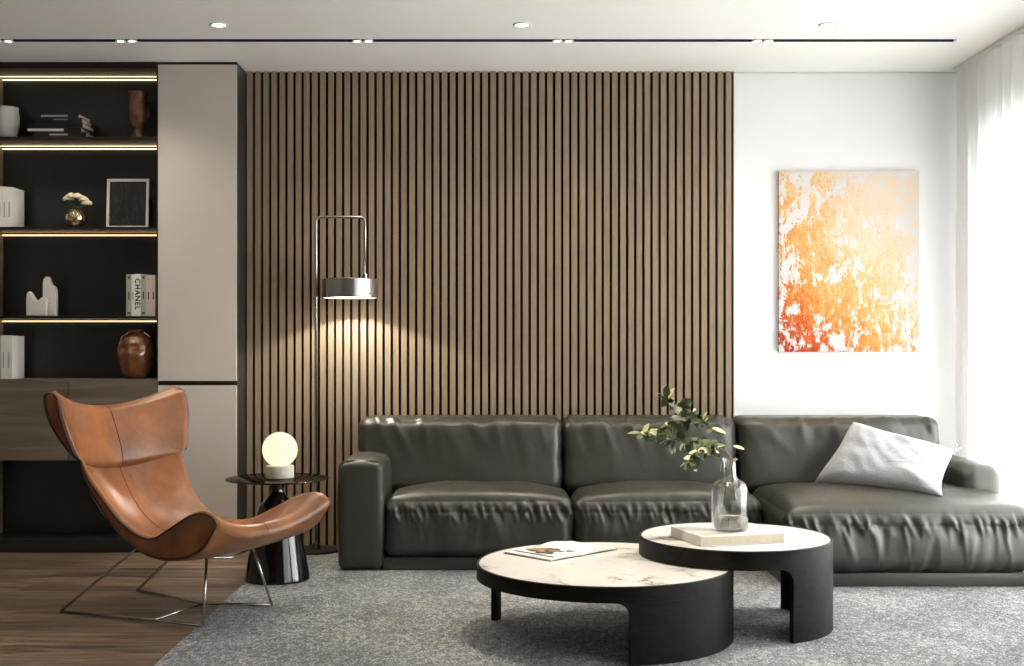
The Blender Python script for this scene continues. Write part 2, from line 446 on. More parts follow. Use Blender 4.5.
# shelving
t = thing('shelving_unit', 'dark open shelving with warm light strips above the drawers', 'shelves', (X0, CF, 0))
w = X1-X0; ZB = .991
obj('back_panel', box(.001, w-.001, -CF-.012, -CF-.001, ZB+.001, H-.002), M['backpanel'], t)
obj('side_panel', box(-.03, 0, 0, -CF-.001, ZB+.001, H-.002, bev=.001), M['drawer'], t)
obj('side_panel', box(w-.006, w-.001, .002, -CF-.013, ZB+.001, H-.002), M['black'], t)
obj('top_board', box(.001, w-.007, .001, -CF-.013, cz(68), H-.002), M['blackmetal'], t)
tops = [cz(136.5), cz(226.8), cz(316)]; TH = [.018, .014, .014]
for z, th in zip(tops, TH): obj('shelf', box(.001, w-.007, .001, -CF-.013, z-th, z, bev=.001), M['blackmetal'], t)
for z in [cz(68)]+[a-b for a, b in zip(tops, TH)]:
    h = obj('light_strip', box(.001, w-.007, -CF-.026, -CF-.013, z-.008, z-.0005), M['black'], t)
    obj('diffuser', box(.002, w-.008, -CF-.025, -CF-.014, z-.0140, z-.0085), M['led'], h)
    if z > 2: obj('diffuser', box(.002, w-.008, -CF-.060, -CF-.054, z-.0025, z-.0005), M['led'], h)  # glowing bar stands in for the LED's glow on the board underside
# far left neighbour + low cabinet
t = thing('drawer_cabinet', 'low smoked oak cabinet with wide drawers above a dark niche', 'cabinet', (X0, CF, 0))
obj('carcass', box(-.03, w-.001, .020, -CF-.001, cz(461), ZB-.002), M['drawer'], t)
obj('top_board', box(-.03, w-.001, 0, -CF-.001, ZB-.012, ZB), M['drawer'], t)
sp = cx(68)-X0
obj('drawer', box(-.03, sp-.002, .0, .019, cz(460.5), ZB-.014, bev=.0015), M['drawer'], t)
obj('drawer', box(sp+.002, w-.002, .0, .019, cz(460.5), ZB-.014, bev=.0015), M['drawer'], t)
obj('niche_back', box(-.03, w-.001, -CF-.014, -CF-.001, .075, cz(461)-.001), M['backpanel'], t)
obj('niche_base', box(-.03, w-.001, .0, -CF-.001, .038, .074), M['backpanel'], t)
obj('side_panel', box(w-.012, w-.002, .002, -CF-.015, .075, cz(461)-.001), M['black'], t)
obj('side_panel', box(-.03, .0, .0, -CF-.015, .075, cz(461)-.001), M['drawer'], t)
obj('plinth', box(-.03, w-.002, .01, .03, .001, .037), M['backpanel'], t)

# ------------------------------------------------------------------ things on the shelves
def SP(px, py_unused, z, dep=.12): # shelf point: x at depth, on shelf z
    d = 7.01+dep; return Vector(((px-VX)*d/F, CY+d, z+.0005))
def upright_book(name_lab, cat, x, z, wth, dep, hgt, mat, y, parent_group, spine=None):
    t = thing('book', name_lab, cat, (x, y, z), group=parent_group)
    bm = BM(); c = .0022
    add_box(bm, 0, c, 0, dep, 0, hgt); add_box(bm, wth-c, wth, 0, dep, 0, hgt); add_box(bm, c, wth-c, 0, .003, 0, hgt)
    obj('cover', bm, mat, t)
    obj('pages', box(c+.0002, wth-c-.0002, .0032, dep-.004, .003, hgt-.003), M['paper'], t)
    return t
# white vase, top shelf
p = SP(-1, 0, tops[0], .12)
p.x = X0+.079
t = thing('ribbed_vase', 'white folded ceramic vase at the left end of top shelf', 'vase', p)
def vase_bm():
    bm = BM(); seg = 60; prof = [(0, 0), (.070, 0), (.095, .02), (.118, .08), (.121, .135), (.108, .178), (.112, .186), (.108, .187), (.100, .178), (.108, .13), (.08, .02), (0, .02)]; prof = [(q*.63, z) for q, z in prof]
    rings = []
    for r, z in prof:
        if r == 0: rings.append([bm.verts.new((0, 0, z))]); continue
        rings.append([bm.verts.new(((r*(1-.05*abs(math.sin(a*4.5))**3))*math.cos(a), (r*(1-.05*abs(math.sin(a*4.5))**3))*math.sin(a), z)) for a in [2*PI*i/seg for i in range(seg)]])
    for a, b in zip(rings, rings[1:]):
        for i in range(seg):
            j = (i+1) % seg
            if len(a) == 1: bm.faces.new((a[0], b[j], b[i]))
            elif len(b) == 1: bm.faces.new((a[i], a[j], b[0]))
            else: bm.faces.new((a[i], a[j], b[j], b[i]))
    bmesh.ops.recalc_face_normals(bm, faces=bm.faces[:]); return bm
obj('vase_body', vase_bm(), M['ceramic'], t, True)
# stack of five books lying on the top shelf
z = tops[0]+.0005
stk = [(.030, 34, 91.5, 'bottom book of the stack, black with a reddish spine print', 'cover_black'),
       (.028, 28, 86, 'white-spined book lying second from the bottom of the stack', 'cover_white'),
       (.026, 38, 88, 'black book in the middle of the stack', 'cover_black'),
       (.028, 36, 87, 'black book second from the top of the stack', 'cover_black'),
       (.022, 40, 84, 'thin black book with pale lettering, topmost of the stack', 'cover_black')]
for i, (th, a, b, lab, mt) in enumerate(stk):
    xa = SP(a, 0, 0, .04).x; xb = SP(b-5, 0, 0, .04).x
    t = thing('book', lab, 'book', ((xa+xb)/2, CF+.035, z), rz=math.radians((0, 2, -1, 2, -2)[i]), group='stack of books lying on the top shelf')
    L = xb-xa; bm = BM()
    add_box(bm, -L/2, L/2, 0, .19, 0, .0022); add_box(bm, -L/2, L/2, 0, .19, th-.0022, th); add_box(bm, -L/2, L/2, 0, .0025, .0022, th-.0022)
    obj('cover', bm, M['cover_black'], t)
    obj('pages', box(-L/2+.004, L/2-.003, .0028, .186, .0024, th-.0024), M['paper'], t)
    if i == 1: obj('spine_label', box(-L/2+.002, L/2*.35, -.0012, -.0002, .006, th-.008), M['cover_white'], t)
    if i == 4: obj('spine_label', box(-L/2+.006, L/2*.45, -.0012, -.0002, .005, th-.006), M['cover_grey'], t)
    if i == 0: obj('spine_label', box(-L/2+.09, L/2*.3, -.0012, -.0002, .012, th-.008), M['cover_pink'], t)
    if i == 3: obj('spine_label', box(-L/2+.10, L/2*.4, -.0012, -.0002, .016, th-.008), M['cover_grey'], t)
    z += th+.0004
# amber goblet
p = SP(138, 0, tops[0], .10)
t = thing('amber_goblet', 'amber glass footed goblet vase with small side handles', 'vase', p)
obj('bowl', lathe([(0, 0), (.036, 0), (.040, .006), (.034, .02), (.024, .05), (.026, .062), (.046, .085), (.054, .12), (.053, .19), (.046, .235), (.052, .268), (.058, .272), (.05, .268), (.042, .235), (.046, .19), (.044, .12), (.03, .085), (0, .075)], seg=40), M['amber'], t, True)
for s in (-1, 1):
    obj('handle', tube(smooth_path([(s*.050, 0, .18), (s*.061, 0, .17), (s*.062, 0, .145), (s*.050, 0, .125)], 5), .004), M['amber'], t, True)
# white books, second shelf left, and lower shelf left
def white_books(z, specs, y, grp, dep=.18):
    for x, wth, h, mt, lab in specs:
        t = upright_book(lab, 'book', x, z+.0005, wth, dep, h, M[mt], y, grp)
        obj('spine_print', box(wth*.3, wth*.62, -.0012, -.0003, h*.25, h*.62), M['cover_grey' if mt == 'cover_white' else 'ink'], t)
white_books(tops[1], [(cx(0)-.085, .064, .225, 'cover_white', 'white upright book cut by the photo edge, second shelf'), (cx(0)-.0195, .026, .232, 'cover_white', 'white book second from left on the second shelf'),
                      (cx(0)+.008, .024, .230, 'cover_white', 'thin white book third from left on the second shelf'), (cx(0)+.0335, .030, .228, 'cover_white', 'white book at the right end of the second shelf row, beside the gold vase')],
            CF+.012, 'white books on the second shelf')
white_books(ZB, [(cx(0)-.085, .058, .245, 'cover_white', 'white upright book cut by the photo edge, above the drawers'), (cx(0)-.0255, .026, .250, 'cover_grey', 'grey-spined book second from left above the drawers'),
                 (cx(0)+.002, .026, .248, 'cover_white', 'slim white book third from left above the drawers'), (cx(0)+.0295, .034, .246, 'cover_white', 'white book at the right end of the row above the drawers')],
            CF+.012, 'white books above the drawers')
# gold globe vase with flowers
p = SP(76, 0, tops[1], .11)
t = thing('flower_vase', 'small round golden vase holding cream flowers on the second shelf', 'vase', p)
obj('globe', lathe([(0, 0), (.022, 0), (.030, .004), (.050, .022), (.062, .05), (.062, .07), (.050, .096), (.036, .108), (.034, .112), (.03, .106), (.045, .09), (.054, .06), (.04, .02), (0, .012)], seg=40), M['gold'], t, True)
lf = BM()
for i in range(70):
    a = random.random()*2*PI; r = random.random()*.055; q = Vector((r*math.cos(a), r*math.sin(a), .10+random.random()*.075))
    e = bmesh.ops.create_icosphere(lf, subdivisions=1, radius=.012)['verts']
    rot = Matrix.Rotation(random.random()*3, 3, 'X') @ Matrix.Rotation(random.random()*3, 3, 'Z')
    for v in e: v.co = rot @ Vector((v.co.x*1.2, v.co.y*.7, v.co.z*.25))+q
obj('foliage', lf, M['darkleaf'], t)
def bloom(c, r):
    bm = BM()
    for lay in range(4):
        n = 5+lay*2; rr = r*(.25+.22*lay)
        for k in range(n):
            a = 2*PI*k/n+lay*.5
            e = bmesh.ops.create_icosphere(bm, subdivisions=2, radius=1)['verts']
            for v in e:
                q = Vector((v.co.x*r*.32, v.co.y*r*.16, v.co.z*r*.34))
                q.rotate(Matrix.Rotation(a+PI/2, 3, 'Z')); v.co = Vector(c)+q+Vector((math.cos(a)*rr, math.sin(a)*rr, -lay*r*.13))
    return bm
for c in ((-.02, -.02, .195), (.018, -.03, .192), (.045, -.015, .178), (.064, -.01, .158), (-.040, -.01, .182)):
    obj('bloom', bloom(c, .030), M['petal'], t, True)
# framed photo
p = SP(127, 0, tops[1], .13); p.z += .002
t = thing('picture_frame', 'silver framed dark photograph leaning on the second shelf', 'picture frame', p); t.rotation_euler = (math.radians(-4), 0, 0)
fw, fh = .245, .292; fm = BM()
for a in ((-fw/2, -fw/2+.016, 0, fh), (fw/2-.016, fw/2, 0, fh), (-fw/2+.016, fw/2-.016, 0, .016), (-fw/2+.016, fw/2-.016, fh-.016, fh)):
    add_box(fm, a[0], a[1], 0, .016, a[2], a[3], bev=.0015)
obj('frame', fm, M['frame_grey'], t)
def photo_mat():
    m = NT('dark_photo_print'); v = m.coords((16, 1, 5), (0, .25, 0)); n = m.noise(v, 1.3, 3, .5, 1.4)
    r = m.math('ABSOLUTE', m.math('SUBTRACT', n, .5))
    m.set(Base_Color=m.ramp(r, [(0, (.035, .036, .034)), (.02, (.010, .010, .010)), (.06, (.002, .002, .002))]), Roughness=.5); return m.m
obj('photograph', box(-fw/2+.0162, fw/2-.0162, .006, .014, .0162, fh-.0162), photo_mat(), t)
# marble sculptures
p = SP(38, 0, tops[2], .10)
t = thing('stone_sculpture', 'low wide veined stone sculpture with a scooped wavy top', 'sculpture', p, group=None)
def arch(pts): return prism(pts, 'y', -.022, .022)
def blob(pts, th):
    bm = BM(); add_prism(bm, [(q.x, q.z) for q in smooth_path([(a, 0, b) for a, b in pts], 6)], 'y', -th, th)
    bmesh.ops.bevel(bm, geom=[e for e in bm.edges if abs(e.verts[0].co.y-e.verts[1].co.y) < 1e-6 and e.calc_face_angle(0) > .8], offset=.006, segments=3, affect='EDGES')
    return bm
obj('stone_block', blob([(-.062, 0), (-.063, .06), (-.060, .118), (-.050, .142), (-.038, .140), (-.024, .118), (-.008, .096), (.012, .095), (.022, .106), (.034, .110), (.052, .105), (.058, .09), (.059, .05), (.058, 0)], .022), M['stone'], t, 'auto')
p = SP(50, 0, tops[2], .15)
t = thing('stone_sculpture', 'tall narrow veined stone sculpture with a rounded peak', 'sculpture', p, group=None)
obj('stone_block', blob([(-.037, 0), (-.037, .12), (-.036, .195), (-.028, .222), (-.014, .232), (0, .226), (.008, .205), (.016, .185), (.030, .175), (.040, .155), (.042, .10), (.042, 0)], .020), M['stone'], t, 'auto')
# books standing on the third shelf
x = cx(125.5); bz = tops[2]+.0005
bl = [(.030, .238, 'cover_green', 'sage spined book leftmost of the row on the third shelf'), (.014, .236, 'cover_white', 'thin white book second from left on the third shelf'),
      (.036, .240, 'cover_white', 'wide white book with bold black vertical lettering on the spine'), (.030, .238, 'cover_green', 'sage spined book right of the boldly lettered book'),
      (.026, .234, 'cover_pink', 'pale pink spined book on the third shelf, left of the last one'), (.026, .234, 'cover_pink', 'pale pink spined book at the right end of the third shelf')]
for i, (wd, h, mt, lab) in enumerate(bl):
    if x+wd > X1-.008: wd = X1-.0085-x
    t = upright_book(lab, 'book', x, bz, wd, .18, h, M[mt], CF+.012, 'upright books on the third shelf')
    if i == 2:
        cu = bpy.data.curves.new('spine_title', 'FONT'); cu.body = 'CHANEL'; cu.size = .042; cu.extrude = .0004; cu.offset = .0008; cu.align_x = 'CENTER'; cu.align_y = 'CENTER'; cu.space_character = 1.15
        fo = bpy.data.objects.new('spine_title', cu); COL.objects.link(fo)
        bpy.context.view_layer.update(); dg = bpy.context.evaluated_depsgraph_get()
        me = bpy.data.meshes.new_from_object(fo.evaluated_get(dg)); bpy.data.objects.remove(fo)
        me.transform(Matrix.Translation((wd/2, -.0008, h*.52)) @ Matrix.Rotation(PI/2, 4, 'X') @ Matrix.Rotation(-PI/2, 4, 'Z'))
        obj('spine_title', me, M['ink'], t)
    else:
        obj('spine_print', box(wd*.4, wd*.62, -.0012, -.0003, h*.40, h*.58), M['ink'], t)
        if i in (0, 3):
            obj('spine_mark', box(wd*.25, wd*.8, -.0012, -.0003, .012, .022), M['ink'], t); obj('spine_mark', box(wd*.35, wd*.7, -.0012, -.0003, h-.025, h-.012), M['ink'], t)
    x += wd+.001
# face vase
p = SP(136.5, 0, ZB, .12)
t = thing('face_vase', 'brown glass vase moulded with a face, below the lettered books', 'vase', p)
def face_vase():
    bm = lathe([(0, 0), (.05, 0), (.062, .006), (.085, .035), (.104, .09), (.112, .145), (.108, .195), (.088, .24), (.055, .262), (.046, .268), (.046, .28), (.052, .286), (.044, .286), (.038, .275), (.05, .255), (.08, .22), (.1, .15), (.06, .02), (0, .01)], seg=96)
    bmesh.ops.subdivide_edges(bm, edges=[e for e in bm.edges if abs(e.verts[0].co.z-e.verts[1].co.z) > .03], cuts=4, use_grid_fill=True)
    for v in bm.verts:
        r = math.hypot(v.co.x, v.co.y)
        if r < .06 or v.co.z < .02 or v.co.z > .25: continue
        a = math.atan2(v.co.x, -v.co.y); zz = v.co.z; d = 0
        g = lambda x, s: math.exp(-(x/s)**2)
        d += .013*g(a+.1, .10)*g(zz-.15, .035)            # nose
        d += .010*g(a+.1, .35)*g(zz-.205, .012)           # brow
        d -= .010*g(abs(a+.1)-.33, .16)*g(zz-.178, .015)  # eyes
        d += .008*g(abs(a+.1)-.45, .2)*g(zz-.13, .03)     # cheeks
        d += .009*g(a+.1, .2)*g(zz-.098, .008)+.008*g(a+.1, .2)*g(zz-.08, .008)  # lips
        d += .010*g(a+.1, .2)*g(zz-.05, .015)
        v.co.x *= (r+d)/r; v.co.y *= (r+d)/r
    return bm
obj('vase_body', face_vase(), M['amber'], t, True)

# ------------------------------------------------------------------ painting
t = thing('painting', 'unframed orange and white abstract canvas on the white wall', 'painting', (cx(0)*0+(778-VX)/168.8, -.003, EYE-(352-VY)/168.8+.001))
obj('canvas', box(0, .827, -.030, 0, 0, 1.065, bev=.002), M['art'], t)

# ------------------------------------------------------------------ curtain
def curtain():
    verts = []; faces = []; ny, nz = 620, 24; y0, y1 = -.12, -7.2
    for j in range(nz+1):
        z = .015+(2.782-.015)*j/nz
        for i in range(ny+1):
            y = y0+(y1-y0)*i/ny
            ph = y*2*PI/.155+1.1*math.sin(y*3.1)+.7*math.sin(y*7.3)
            amp = .032+.012*math.sin(y*5+1)
            x = 2.652+.8*amp*math.sin(ph)+.010*math.sin(2.3*ph+1)+.010*(1-z/2.8)*math.sin(ph*.5+z*1.5)
            verts.append((x, y, z))
    for j in range(nz):
        for i in range(ny):
            a = j*(ny+1)+i; faces.append((a, a+1, a+ny+2, a+ny+1))
    me = bpy.data.meshes.new('voile'); me.from_pydata(verts, [], faces); me.update(); return me
t = thing('sheer_curtain', 'floor-length sheer white curtain hanging in folds by the window', 'curtain', (0, 0, 0))
obj('voile', curtain(), M['sheer'], t, True)
obj('curtain_rail', box(2.62, 2.67, -7.2, -.12, 2.783, 2.7995), M['white_trim'], t)

# ------------------------------------------------------------------ rug
rm = BM(); add_box(rm, -1.283, 2.585, -4.6, -.30, .0005, .012, bev=.004)
tag(obj('area_rug', rm, M['rug']), 'large mottled blue-grey woven rug under the tables and sofa', 'rug')
RZ = .0125

# ------------------------------------------------------------------ sofa
def nz(p, s, seed=0): return noise.noise(Vector((p[0]*s+seed, p[1]*s+seed*1.7, p[2]*s-seed)))
def seat_fn(x0, x1, yf, yb, z0, z1, zs, seed, puff=.03, amp=.010, pe=3.0, drape=.016, pf=22):
    cxm, hw = (x0+x1)/2, (x1-x0)/2
    def fn(p, n, uvw):
        u, v, w = uvw; q = p.copy()
        # pillow top
        if w > -.2: q.z += puff*max(0, (1-abs(u)**pe))*max(0, (1-abs(v)**3))*max(0, (w+.2)/1.2)
        side = max(0, 1-abs(u)**8)
        # front bulge above and below the seam
        fr = max(0, -n.y)
        q.y -= fr*.018*side*math.cos(max(-1, min(1, (p.z-(z0+zs)/2)/((zs-z0)*.5+.001)))*PI/2)
        # distance to the seam across front and top
        ds = abs(p.z-zs) if p.y < yf+.10 else 9
        if p.y > yf+.06: ds = (p.y-yf-.05)+abs(z1-zs)
        k = math.exp(-(ds/.038)**2)*(.35+.65*abs(nz((p.x*1.0, 0, 0), 2.7, seed)))
        wr = 1-4.0*abs(nz((p.x+.25*(p.z-zs), 0, .30*p.z), pf, seed)); wr = max(-.6, wr)+.6*nz((p.x+.2*(p.z-zs), 0, 0), 44, seed+3)
        dn = amp*k*wr*1.25
        # seam groove
        if fr > .3: dn -= .0045*math.exp(-((p.z-zs)/.006)**2)
        # long soft drapes down the front
        if fr > .5 and p.z < zs: dn += .011*nz((p.x+.2*p.z, 0, .25*p.z), 8.5, seed+9)*side-drape*max(0, nz((p.x-.15*p.z, 0, .2*p.z), 15, seed+5)-.16)**1.0+drape*.5*max(0, 1-9*abs(nz((p.x+.22*p.z, 0, .15*p.z), 7, seed+15)))*math.exp(-(zs-p.z)/.12)
        dn += .006*nz(p, 5, seed+2)
        q += n*dn
        return q
    return fn
def back_fn(x0, x1, z0, z1, seed):
    def fn(p, n, uvw):
        u, v, w = uvw; q = p.copy()
        side = max(0, 1-abs(u)**6)*max(0, 1-abs(w)**6)
        if n.y < 0 or True: q.y -= .022*side*(1 if n.y < .2 else 0)
        q.y += .045*(w+1)/2                     # slight recline
        dt = z1-p.z
        k = math.exp(-dt/.085)
        k *= max(0, -n.y)**.5 if n.y < 0 else 0
        wr = max(-.5, 1-4*abs(nz((p.x+.35*p.z, 0, .25*p.z), 7.5, seed)))+.5*nz((p.x+.3*p.z, 0, .2*p.z), 24, seed+4)
        dn = .020*k*wr+.006*nz(p, 4.5, seed+2)*(1 if n.y < -.2 else .35)
        e = min(p.x-x0, x1-p.x)
        dn += .008*math.exp(-e/.05)*nz((0, 0, p.z), 17, seed+7)
        q += n*dn; return q
    return fn
t = thing('sectional_sofa', 'long olive-grey leather chaise sofa against the slatted and white wall', 'sofa', (0, 0, 0))
YFs = -.90                               # seat fronts
YCh = -1.345                              # chaise front
AX0, AX1 = -.862, -.632
sy = -.055
bm = BM()
add_box(bm, AX1+.002, 1.36, YFs+.015, sy-.01, .0135, .078, bev=.006); add_box(bm, 1.362, 2.58, YCh+.02, sy-.01, .0135, .078, bev=.006)
obj('base', bm, M['sofa'], t, 'auto')
def arm_fn(seed):
    def fn(p, n, uvw):
        q = p.copy(); u, v, w = uvw
        if w > 0: q.z += .012*(1-u*u)*w-.01*(max(0, -v)**4)
        q.x += .010*(1-w*w)*(1 if n.x > .5 else -1 if n.x < -.5 else 0)
        q += n*(.005*nz(p, 6, seed)+.002*nz(p, 14, seed))
        return q
    return fn
am = softbox(AX0, AX1, YFs-.005, sy-.07, .0135, .578, .036, fn=arm_fn(3))
ao = obj('arm', am, M['sofa'], t, True)
# piping around the arm front
def rrect(x0, x1, z0, z1, r, y, n=5):
    pts = [(x0, y, z0)]
    for k in range(n+1):
        a = PI-k*PI/2/n; pts.append((x0+r+r*math.cos(a), y, z1-r+r*math.sin(a)))
    for k in range(n+1):
        a = PI/2-k*PI/2/n; pts.append((x1-r+r*math.cos(a), y, z1-r+r*math.sin(a)))
    pts.append((x1, y, z0)); return pts
obj('arm_piping', tube(rrect(AX0+.002, AX1-.002, .05, .582, .045, YFs+.024), .0042, seg=6), M['sofa'], ao, True)
am = softbox(2.375, 2.555, -.98, sy-.07, .30, .565, .050, fn=arm_fn(8))
ao = obj('arm', am, M['sofa'], t, True)
bks = [(-.815, .325), (.335, 1.302), (1.314, 2.445)]
for i, (a, b) in enumerate(bks):
    fn = back_fn(a, b, .40, .785, 11+i*5)
    o = obj('back_cushion', softbox(a, b, -.46, -.13, .36, .778, .055, fn=fn), M['sofa'], t, True)
obj('back_frame', box(-.80, 2.42, -.128, sy, .05, .70, bev=.02), M['sofa'], t, 'auto')
seats = [(AX1+.004, .362, YFs, 0.078, .385, .315, 21), (.368, 1.352, YFs, 0.078, .385, .315, 33)]
for a, b, yf, z0, z1, zs, sd in seats:
    fn = seat_fn(a, b, yf, -.4, z0, z1, zs, sd, puff=.062, amp=.024, drape=.008)
    o = obj('seat_cushion', softbox(a, b, yf, -.42, z0, z1, .058, step=.0075, fn=fn), M['sofa'], t, True)
a, b = 1.358, 2.585
fn = seat_fn(a, b, YCh, -.4, .078, .385, .310, 47, puff=.068, amp=.027, pe=7.0, drape=.026, pf=17)
obj('seat_cushion', softbox(a, b, YCh, -.42, .078, .385, .070, step=.0075, fn=fn), M['sofa'], t, True)
# throw pillow
BL, BR, TR, TL = Vector((1.66, -.70, .448)), Vector((2.175, -1.19, .435)), Vector((2.355, -.86, .635)), Vector((1.91, -.56, .765))
def pillow():
    N = 44; verts = []; faces = []; nrm = ((BR-BL).cross(TL-BL)).normalized()
    for side in (1, -1):
        for j in range(N+1):
            for i in range(N+1):
                s, q = i/N, j/N; a, b = 2*s-1, 2*q-1
                # edges drawn in between the corners
                a2 = a*(1-.09*(1-b*b)); b2 = b*(1-.10*(1-a*a)); s2, q2 = (a2+1)/2, (b2+1)/2
                p = BL*(1-s2)*(1-q2)+BR*s2*(1-q2)+TR*s2*q2+TL*(1-s2)*q2
                th = .100*((1-a**4)*(1-b**4))**.5
                wr = .012*nz((a, b, 0), 2.4, 3)+.010*nz((a+b*.5, b*.4, 0), 4.5, 8)
                f = min(1, 4*(1-abs(a)))*min(1, 4*(1-abs(b)))
                verts.append(p+nrm*side*(th+wr*f)+Vector((0, 0, -.010*(1-b*b)*0)))
    M1 = (N+1)**2
    for sd in (0, 1):
        for j in range(N):
            for i in range(N):
                k = sd*M1+j*(N+1)+i; f = (k, k+1, k+N+2, k+N+1)
                faces.append(f if sd == 0 else f[::-1])
    me = bpy.data.meshes.new('pillow'); me.from_pydata(verts, [], faces)
    bm = BM(); bm.from_mesh(me); bmesh.ops.remove_doubles(bm, verts=bm.verts, dist=.0006); return bm
t = thing('throw_pillow', 'pale grey linen pillow leaning in the chaise corner of the sofa', 'pillow', (0, 0, 0))
obj('pillow_cover', pillow(), M['linen'], t, True)
tb = BM(); add_tube(tb, smooth_path([TR+Vector((-.005, 0, -.005)), TR+Vector((.008, 0, .018)), TR+Vector((.004, -.005, .038))], 4), [.006]*8+[.002], seg=6)
add_tube(tb, smooth_path([TR+Vector((-.005, 0, -.008)), TR+Vector((.020, 0, .008)), TR+Vector((.034, 0, .012))], 4), [.006]*8+[.002], seg=6)
obj('corner_tassel', tb, M['linen'], t, True)

# ------------------------------------------------------------------ coffee tables
def arc_panel(bm, r0, r1, a0, a1, z0, z1, steps=24):
    A = [math.radians(a0+(a1-a0)*k/steps) for k in range(steps+1)]
    R = [[bm.verts.new((r*math.cos(a), r*math.sin(a), z)) for a in A] for r, z in ((r0, z0), (r1, z0), (r1, z1), (r0, z1))]
    for k in range(steps):
        for q in range(4):
            a, b = R[q], R[(q+1) % 4]; bm.faces.new((a[k], a[k+1], b[k+1], b[k]))
    for k in (0, steps): bm.faces.new([R[q][k] for q in range(4)])
def leg_panel(r0, r1, a0, a1, ztop, fil=.055):
    """curved leg whose upper corners flare into the apron"""
    bm = BM(); rows = 22; cols = max(6, int(abs(a1-a0)/3))
    def extra(z): # flare angle (deg) at height z
        h = ztop-z
        if h >= fil: return 0
        return math.degrees((fil-math.sqrt(max(0, fil*fil-(fil-h)**2)))/r1)
    zz = [0]+[ztop-fil+fil*k/(rows-1) for k in range(rows)]
    g = {}
    for s, r in ((0, r0), (1, r1)):
        for j, z in enumerate(zz):
            e = extra(z)
            for i in range(cols+1):
                a = math.radians((a0-e)+((a1+e)-(a0-e))*i/cols)
                g[s, j, i] = bm.verts.new((r*math.cos(a), r*math.sin(a), z))
    J, I = len(zz)-1, cols
    for j in range(J):
        for i in range(I):
            bm.faces.new((g[1, j, i], g[1, j, i+1], g[1, j+1, i+1], g[1, j+1, i])); bm.faces.new((g[0, j, i+1], g[0, j, i], g[0, j+1, i], g[0, j+1, i+1]))
        for i in (0, I): bm.faces.new((g[0, j, i], g[1, j, i], g[1, j+1, i], g[0, j+1, i]))
    for i in range(I):
        for j in (0, J): bm.faces.new((g[0, j, i], g[0, j, i+1], g[1, j, i+1], g[1, j, i]))
    bmesh.ops.recalc_face_normals(bm, faces=bm.faces[:]); return bm
def coffee_table(label, loc, R, Ht, apron, legs):
    t = thing('coffee_table', label, 'coffee table', loc, group=None)
    b = BM(); z1 = Ht-loc[2]; za = z1-apron
    add_lathe(b, [(R-.030, za), (R, za), (R, z1-.003), (R-.003, z1), (R-.009, z1), (R-.0095, z1-.004), (R-.0095, z1-.020), (R-.030, z1-.020), (R-.030, za)], seg=128)
    obj('apron', b, M['tablewood'], t, 'auto')
    obj('marble_top', lathe([(0, z1-.0195), (R-.011, z1-.0195), (R-.010, z1-.003), (R-.012, z1-.001), (0, z1-.001)], seg=128), M['marble'], t, 'auto')
    for a0, a1 in legs: obj('leg', leg_panel(R-.027, R-.0003, a0, a1, za-.0003), M['tablewood'], t, 'auto')
    return t
LT = (.407, CY+5.005, RZ); UT = (.974, CY+5.194, RZ)
LH, UH = .302, .380
coffee_table('larger, lower round coffee table with white marble top and curved black legs', LT, .519, LH, .060, [(-84, 6), (148.5, 153), (48, 64)])
coffee_table('smaller, taller round coffee table with marble top overlapping the larger one', UT, .402, UH, .075, [(-66, 6), (22, 47), (98, 122)])

# magazine on the lower table
mp = Vector((.19, CY+5.02, LH+.0002)); mr = math.radians(44)
t = thing('open_magazine', 'open magazine with a brown photograph lying on the lower marble table', 'magazine', mp, mr)
def page_sheet(x0, x1, y0, y1, hump, z0=.001, th=.0065, flip=1):
    N = 20; bm = BM(); top = []; bot = []
    for j in (0, 1):
        y = y0 if j == 0 else y1; tr, br = [], []
        for i in range(N+1):
            s = i/N; x = x0+(x1-x0)*s; c = s if flip == 1 else 1-s        # c: distance from the spine 0..1
            zt = z0+th+hump*math.sin(min(1, c*1.1)*PI)*(1-c)**.6-(.004*(1-min(1, c*9)))
            tr.append(bm.verts.new((x, y, zt))); br.append(bm.verts.new((x, y, z0+(hump*.25*math.sin(c*PI)))))
        top.append(tr); bot.append(br)
    for i in range(N):
        bm.faces.new((top[0][i], top[0][i+1], top[1][i+1], top[1][i])); bm.faces.new((bot[0][i+1], bot[0][i], bot[1][i], bot[1][i+1]))
        bm.faces.new((bot[0][i], bot[0][i+1], top[0][i+1], top[0][i])); bm.faces.new((top[1][i], top[1][i+1], bot[1][i+1], bot[1][i]))
    for i in (0, N): bm.faces.new((top[0][i], top[1][i], bot[1][i], bot[0][i]))
    bmesh.ops.recalc_face_normals(bm, faces=bm.faces[:]); return bm
obj('cover', box(-.003, .413, -.003, .273, 0, .0009), M['ink'], t)
obj('page_block', page_sheet(0, .205, 0, .27, .010, flip=0), M['cover_white'], t, 'auto')
obj('page_block', page_sheet(.205, .41, 0, .27, .014, flip=1), M['cover_white'], t, 'auto')
def print_mat():
    m = NT('brown_photo_print'); v = m.coords(); n = m.noise(v, 16, 4, .6, 1)
    m.set(Base_Color=m.ramp(n, [(.35, (.02, .014, .01)), (.5, (.16, .09, .035)), (.65, (.45, .38, .30))]), Roughness=.5); return m.m
def blobmesh(c, rx, ry, z, seed):
    bm = BM(); n = 40; vs = []
    for k in range(n):
        a = 2*PI*k/n; f = .75+.5*nz((math.cos(a), math.sin(a), 0), 2.1, seed)
        vs.append((c[0]+rx*f*math.cos(a), c[1]+ry*f*math.sin(a)))
    add_prism(bm, vs, 'z', z, z+.0004); return bm
obj('printed_photo', blobmesh((.120, .140), .074, .105, .0155, 4), print_mat(), t)
obj('printed_photo', blobmesh((.17, .05), .02, .03, .0155, 9), print_mat(), t)
obj('dark_band', box(.034, .046, .02, .25, .0096, .0102), M['ink'], t)  # narrow dark strip across the left page
